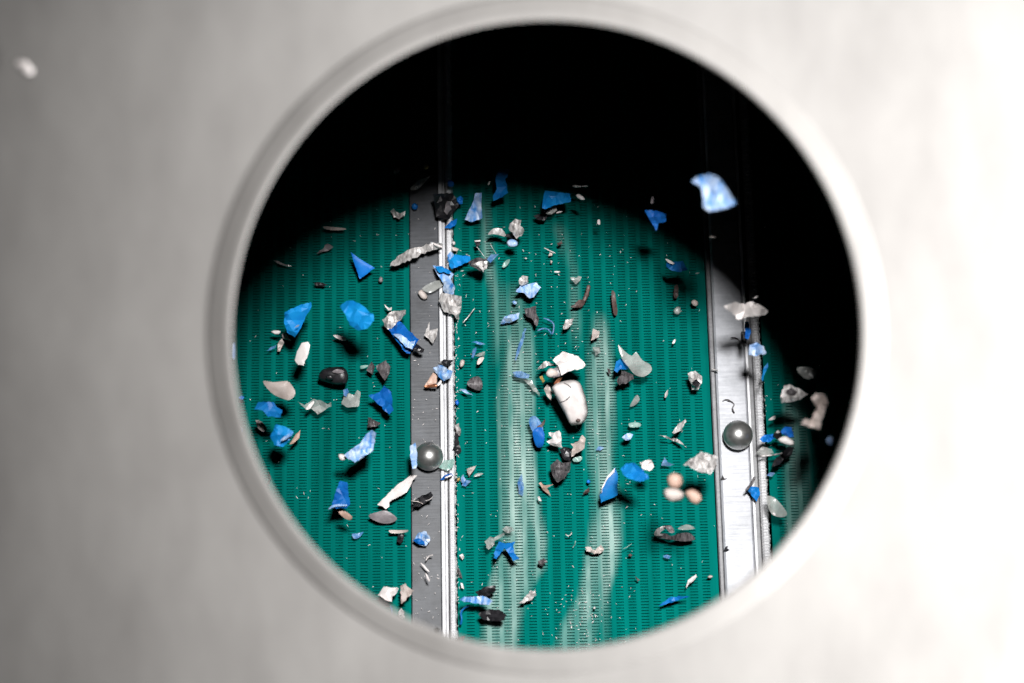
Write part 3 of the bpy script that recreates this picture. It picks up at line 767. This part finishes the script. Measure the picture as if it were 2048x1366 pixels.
foil_scrap|cream|J|9|j|550,1110 600,1110 640,1140 690,1090 720,1140 630,1175 560,1150|pale crumbly scrap on the lower second pale streak
blue_flake|bluefilm|J|7|f|1255,1190 1290,1180 1330,1195 1310,1220 1270,1210|small blue flake below the long grey curled strip
metal_sliver|foil|J|10|j|1205,90 1290,100 1400,135 1480,205 1400,165 1300,125|long thin silver twig sliver above the tan pellets
foil_scrap|foil|F|18|f|1340,1300 1390,1220 1460,1175 1470,1200 1420,1280 1360,1310|white wedge foil above the thin silver twig
wire_scrap|mint|J|6|w0.5|890,1130 930,1110 975,1080|thin pale fibre right of the second pale streak
rubber_scrap|brown|P|6|c|1256,1110 1261,1107 1265,1111 1260,1114|tiny dark chip in the lower middle panel, left of small blue flake
rubber_scrap|brown|P|6|f|1270,1152 1274,1156 1280,1160 1275,1163|small dark speck chip at the lower right of the middle panel
film_scrap|clear|F|24|s|850,500 900,550 970,600 1010,565 1070,640 1140,680 1150,740 1080,790 1000,770 940,700 880,620|big grey translucent shell-like film with white rim, right of second pale streak
>white_rim|white|F|25|s|848,498 870,530 890,600 875,600 855,540|
blue_flake|blue|F|20|f|830,650 870,620 940,680 940,720 870,720 840,755 810,730|blue ragged flake tucked under the translucent shell-like film
foil_scrap|dark|F|16|j|835,840 880,740 960,760 990,810 920,855 860,865|grey ribbed cone scrap under the translucent shell-like film
foil_scrap|foil|F|14|l|1480,760 1550,735 1610,780 1610,850 1580,910 1520,910 1500,830|grey crumpled scrap with dark centre left of the right rail
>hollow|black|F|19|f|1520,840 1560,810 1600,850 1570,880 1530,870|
film_scrap|clear|P|7|c|1347,620 1354,613 1361,615 1361,625 1356,629 1349,627|small round clear disc in the upper right of the middle panel
plastic_chip|cream|P|8|c|1382,604 1388,599 1396,604 1394,612 1386,611|small beige chip right of the clear disc
metal_sliver|white|F|8|s|1340,485 1355,455 1372,450 1360,485|tiny white sliver below the clear disc
metal_sliver|foil|F|8|f|1270,980 1280,930 1305,905 1300,950 1285,980|slim silver sliver left above the white wedge foil
film_scrap|clear|F|9|s|955,1060 990,990 1020,955 1045,1000 1000,1050|clear white sliver below the grey ribbed cone
film_scrap|mint|F|9|s|945,1215 1000,1205 1050,1215 1045,1245 960,1250|pale mint film chip above the small pale blue flake
foil_scrap|foil|F|11|f|345,340 370,270 445,260 430,310 390,350 355,360|crumpled silver foil right of the blue ribbon
foil_scrap|cream|F|12|f|620,350 680,375 670,430 600,460 610,400|pinkish grey foil at the top of the second pale streak
foil_scrap|clear|F|8|j|615,520 680,515 690,570 640,600|torn pale foil under the pinkish grey foil on the second pale streak
metal_sliver|dark|F|7|f|745,710 775,720 785,770 760,760|dark metal chip left of the blue ragged flake, on the pale streak
blue_flake|bluefilm|E|8|w1.3|1305,255 1360,275 1395,305 1400,345 1385,400 1350,360 1300,352 1250,372|curled thin blue ribbon flake in the middle panel
blue_flake|pale|E|10|f|910,310 950,240 1090,205 1080,260 1000,300|pale lilac blue flake left of the dark grey crumple
rubber_scrap|dark|E|12|f|1130,170 1240,145 1240,210 1265,260 1245,330 1200,260 1150,240|dark grey crumpled scrap under the pale blue fan flake
blue_flake|bluefilm|E|10|f|1130,350 1152,350 1120,480 1060,640 1045,640 1075,520|long thin blue streak flake over the long pale streak
blue_flake|bluefilm|E|10|f|1025,750 1080,738 1180,770 1170,805 1090,800 1040,790|blue torn film over the long pale streak
>feather|clear|E|9|j|1110,810 1200,820 1240,890 1270,970 1190,880|
foil_scrap|foil|E|20|j|1225,735 1330,645 1455,695 1350,685 1290,715|bent white foil strip left of the broken white plug housing
plug_housing|white|E|30|f|1390,640 1480,560 1620,600 1690,680 1660,715 1540,740 1470,780 1440,690|broken white boxy plug housing above the white plug
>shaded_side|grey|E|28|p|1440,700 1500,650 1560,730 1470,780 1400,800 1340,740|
>socket|cream|E|27|c|1330,750 1370,710 1440,740 1440,780 1380,800 1340,790|
copper_piece|copper|E|22|f|1400,850 1440,800 1480,795 1450,850 1410,880|copper strip between the plug housing and the white plug
foil_scrap|ochre|E|20|f|1270,790 1295,780 1320,830 1300,845|small golden white foil left of the white plug
plastic_chip|cream|E|18|j|1310,900 1340,860 1390,930 1370,1000 1340,970|beige streaked splinter left of the white plug
plastic_plug|white|E|26|k|1380,893 1425,850 1500,828 1580,820 1640,850 1678,940 1708,1060 1708,1130 1690,1180 1655,1218 1605,1228 1560,1230 1530,1190 1490,1110 1440,1020 1405,950|large white rounded plug with cracks and a small hole, centre of the screen
>crack|dark|E|on|w0.7|1490,845 1530,865 1558,890|
>crack|dark|E|on|w0.7|1450,1025 1500,1010 1548,970|
>hole|brown|E|on|c|1600,1185 1620,1170 1645,1180 1635,1200 1610,1200|
rubber_scrap|dark|E|9|s|610,860 650,800 720,790 750,850 740,910 690,910|dark grey rounded scrap right of the left rail, above the pale blue lens
blue_flake|pale|E|9|f|540,900 600,905 670,965 610,945|pale blue lens-shaped flake near the left rail edge
plastic_chip|cream|P|6|c|919,730 922,720 929,721 928,730 922,735|small beige chip beside the ridged strip
blue_flake|bluefilm|E|8|f|650,610 665,540 695,520 685,580 665,625|thin blue curved film next to two tiny clear chips
film_scrap|clear|E|9|f|680,600 720,575 775,560 770,595 720,605|small clear chip right of the thin blue curved film
plastic_chip|cream|E|10|s|700,665 720,620 765,610 750,650 715,680|small beige chip under the clear chip, right of the left rail
blue_flake|bluefilm|E|6|f|650,475 700,465 780,495 730,500|faint flat blue film above the thin blue curved film
foil_scrap|foil|E|9|f|220,410 270,290 265,370 345,350 330,430 300,490 240,430|white fluffy foil on the grey rail, left of the white bar
foil_scrap|foil|E|11|l|350,100 380,20 470,40 560,60 560,130 550,200 530,270 480,220 400,200|large crumpled silver scrap over the ridged strip of the left rail
blue_flake|pale|E|14|l|300,710 350,680 480,740 460,800 400,830 350,790 320,750|pale blue crumpled flake with a copper rod and dark leaf, middle of the left rail
>dark_leaf|black|E|12|f|340,660 400,630 490,640 440,690 370,690|
>beige_fold|tan|E|10|p|225,870 300,750 340,780 330,850|
>copper_rod|copper|E|9|w2.4|220,878 280,876 340,872|
>white_end|white|E|11|s|340,860 370,820 380,840 355,870|
blue_flake|blue|P|6|c|910,804 915,799 919,806 914,811|tiny blue flake on the rail edge below the copper rod
wire_scrap|foil|E|6|w0.9|570,300 620,245 680,165|row of bright wire specks right of the large crumpled silver scrap
film_scrap|pale|P|7|c|1024,604 1029,601 1035,606 1029,610|tiny pale blue chip above the pale lilac blue flake
foil_scrap|white|G|82|j|440,150 540,110 640,130 690,105 780,140 850,190 820,230 700,245 640,250 580,270|large white streaked scrap over the top of the right rail
blue_flake|deep|G|50|f|635,290 670,290 690,390 670,450 640,440|dark blue narrow flake at the shadow edge right of the right rail
rubber_scrap|black|P|9|p|1482,663 1491,663 1494,688 1483,684|black square scrap on the right edge of the right rail
blue_flake|pale|G|60|f|680,500 740,475 810,510 830,580 750,600 670,590|pale blue square flake at the shadow edge of the right rail
blue_flake|blue|G|34|f|810,700 845,660 850,700 820,760 800,835 785,810|blue crescent flake right of the right rail
wire_scrap|dark|G|5.5|w0.9|505,435 560,440 610,485 650,510|bent dark wire lying on the upper right rail
film_scrap|clear|G|74|s|1110,710 1200,700 1290,740 1260,800 1200,810 1140,770|dim olive film in the shadow near the right rim
foil_scrap|foil|G|62|l|960,990 990,870 1040,855 1120,890 1210,950 1140,1000 1060,1020 970,1030|bright crumpled silver scrap in the shadow edge near the right rim
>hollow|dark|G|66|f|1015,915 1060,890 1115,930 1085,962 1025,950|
plastic_chip|cream|G|122|j|1240,980 1280,940 1370,960 1390,1040 1350,1150 1320,1270 1150,1220 1170,1180 1240,1180 1290,1060|curved grey hook-shaped chip next to the right rim
metal_sliver|white|G|18|s|850,1185 890,1150 920,1145 910,1180|small white sliver right of the right rail, above the blue pair
blue_flake|blue|K|20|f|1000,130 1040,90 1120,80 1140,120 1100,150 1030,160|blue flake just right of the right steel ball
rubber_scrap|black|K|24|f|1120,90 1160,45 1200,50 1200,110 1150,130|black scrap between two blue flakes right of the right steel ball
blue_flake|deep|K|40|f|1190,60 1230,15 1290,20 1310,110 1260,110 1200,80|deep blue flake in the shadow edge right of the right steel ball
plastic_chip|white|K|52|c|1165,130 1230,100 1310,150 1290,190 1200,165|white rounded chip under the deep blue flake by the right rim
metal_sliver|foil|K|12|w1.6|1000,285 1100,275 1215,258|straight bright metal rod right of the right rail
film_scrap|clear|K|8|f|960,260 1020,190 1110,220 1130,260 1040,285|clear film beside the bright metal rod
rubber_scrap|black|K|18|f|1110,380 1130,320 1200,260 1250,200 1310,200 1290,270 1220,310 1180,360|black curved leaf-like scrap right of the right rail
blue_flake|bluefilm|K|9|f|1060,460 1090,430 1140,440 1110,470|small blue film under the black leaf-like scrap
blue_flake|blue|K|12|l|885,575 920,560 990,570 1000,640 970,700 920,640|small bright blue flake with a dark hook on the lower right rail
>hook|dark|K|14|w2.0|955,470 920,540 870,600|
film_scrap|clear|K|20|s|1060,650 1130,660 1200,730 1250,810 1200,840 1120,820 1080,760|curled clear film at the lower right rim
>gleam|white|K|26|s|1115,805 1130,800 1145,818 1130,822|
blue_flake|pale|P|120|s|1652,878 1662,872 1668,880 1660,892|pale blue flake peeping past the right rim
rubber_scrap|black|P|6|j|1447,1101 1451,1094 1459,1088 1454,1096 1459,1100 1452,1104|small dark spiky scrap on the left edge of the lower right rail
rubber_scrap|dark|P|6|j|1441,960 1445,950 1449,957 1455,956 1448,960|tiny dark spiky scrap on the right rail left of the blue one
metal_sliver|foil|P|7|w1.2|1424,738 1431,740 1437,742|short metal pin on the left edge of the right rail
wire_scrap|dark|P|5|w0.9|1445,803 1452,799 1461,802 1468,809 1465,817 1469,826|dark wire tangle on the right rail above the steel ball
plastic_chip|white|L|11|p|330,805 345,730 420,675 425,700 390,745 350,770|white fang-shaped chip at the lower right of the middle panel
plastic_chip|cream|P|6|c|1415,1154 1420,1150 1426,1153 1420,1157|tiny beige chip right of the white fang
blue_flake|blue|L|10|f|75,965 140,920 190,880 360,875 250,915 150,950|long blue sliver flake by the lower right rim
plastic_chip|white|O|16|f|525,640 580,560 720,575 700,620 660,650 655,700 590,680|pale folded chip at the bottom left beside the feathery one
>hollow|clear|O|14|f|590,620 650,600 660,650 640,680 600,660|
foil_scrap|cream|O|14|j|730,560 780,530 810,570 860,600 790,660 740,720 740,640|pale feathery scrap at the lower left rail edge
foil_scrap|foil|O|9|l|710,790 740,755 770,790 775,840 740,855 720,830|small shiny foil lump at the bottom left of the rail
wire_scrap|blue|O|6|w0.9|640,735 655,775 655,820|short blue thread beside the small shiny foil lump
blue_flake|pale|O|20|f|1265,680 1310,650 1500,650 1575,690 1540,730 1420,715|long flat pale blue flake at the bottom of the middle panel
blue_flake|blue|O|7|w1.6|1365,728 1310,760 1285,800 1290,860 1280,910|stringy blue flake hanging by the lower rail edge
rubber_scrap|black|O|14|f|1410,610 1520,560 1600,550 1600,600 1540,645 1450,650|black scrap above the long flat pale blue flake
rubber_scrap|black|O|14|f|1440,810 1540,765 1630,770 1700,820 1680,870 1600,875 1480,860|shiny black folded scrap at the bottom of the long pale streak
rubber_scrap|brown|O|8|f|1225,1060 1260,1020 1325,1010 1300,1060 1240,1100|dark brown scrap at the bottom rim beside the left rail
rubber_scrap|black|P|7|f|867,1258 874,1254 881,1259 876,1263|small black chip at the bottom of the grey rail
metal_sliver|white|P|6|f|921,1165 926,1168 928,1178 923,1176|small white sliver on the lower ridged edge of the left rail
foil_scrap|foil|N|10|j|170,715 240,640 320,580 330,640 270,690|grey streaked scrap crossing the lower long pale streak
metal_sliver|dark|P|5|f|914,1133 918,1136 925,1158 919,1153|dark fibre sliver standing against the lower rail edge
plastic_chip|white|P|5|c|1186,1216 1189,1213 1192,1216 1189,1219|bright white crumb on the dust pile at the bottom
plastic_chip|white|P|plate|p|28,124 36,120 48,121 56,125 60,132 68,139 65,148 52,148 44,142 40,134 30,131|small white chip stuck on the grey cover plate
"""
last = None  # hole and hollow parts: darker pieces that paint the shade inside
for ln, row in enumerate(DATA.strip().splitlines()):
    row = row.strip()
    if not row or row.startswith('#'): continue
    name, mat, reg, hh, sty, pts, label = [c.strip() for c in row.split('|')]
    par = None
    if name.startswith('>'): par = last; name = name[1:]
    P = topx(reg, pts)
    qx = sum(p[0] for p in P)/len(P); qy = sum(p[1] for p in P)/len(P)
    if hh == 'plate':                       # lies on the cover plate
        d = ray(qx, qy); hm = NRM.dot(Vector((0, 0, DCAM))+d*(DCAM-HP-0.004))
    elif hh == 'on':                        # lies on the surface of its own thing
        hm = surf(par, qx, qy)
    else: hm = float(hh)*0.001
    if sty[0] == 'w': o = wire(name, mat, P, hm, float(sty[1:]), ln+7, par, hh == 'on')
    else: o = flake(name, mat, P, hm, sty, ln*13+5, par)
    if par is None:
        cat, grp = CAT[name]; tag(o, label, cat, grp); last = o
    elif label: o['label'] = label

# ------------------------------------------------------------------ fine dust: specks and fibres nobody could count
def dust(name, mat, n, seed, spots):
    rnd = random.Random(seed); v = []; f = []
    for _ in range(n):
        s = rnd.choices(spots, weights=[q[4] for q in spots])[0]
        x = rnd.gauss((s[0]+s[1])/2, (s[1]-s[0])/3.2) if s[5] else rnd.uniform(s[0], s[1]); y = rnd.uniform(s[2], s[3])
        c = on_screen(x, y, rnd.uniform(0.0006, 0.003)+(s[6] if len(s) > 6 else 0))
        l = rnd.choice((1.2, 1.6, 2.0, 2.6, 4.0))/FPX; wd = rnd.uniform(0.35, 0.9)/FPX
        a = rnd.uniform(0, math.pi)
        dx = Vector((math.cos(a), math.sin(a), rnd.uniform(-0.5, 0.5))); dy = Vector((-math.sin(a), math.cos(a), rnd.uniform(-0.5, 0.5)))
        b = len(v)
        up = Vector((0, 0, wd*0.7))
        v += [c-dx*l, c-dy*wd, c+dx*l*rnd.uniform(0.5, 1), c+dy*wd, c+up, c-up]
        for q in range(4): f += [(b+q, b+(q+1) % 4, b+4), (b+(q+1) % 4, b+q, b+5)]
    o = link_mesh(name, v, f, M[mat])
    return tag(o, 'fine pale specks and fibres strewn over the green screen', 'dust', kind='stuff')
dust('dust', 'white', 900, 11, [(500, 1640, 400, 1300, 3, False), (908, 918, 500, 1290, 2.4, True), (1120, 1230, 1180, 1290, 0.7, True), (1525, 1535, 760, 1090, 0.5, True), (930, 1260, 480, 1290, 2, False), (825, 880, 540, 1270, 0.6, False, 0.0022)])
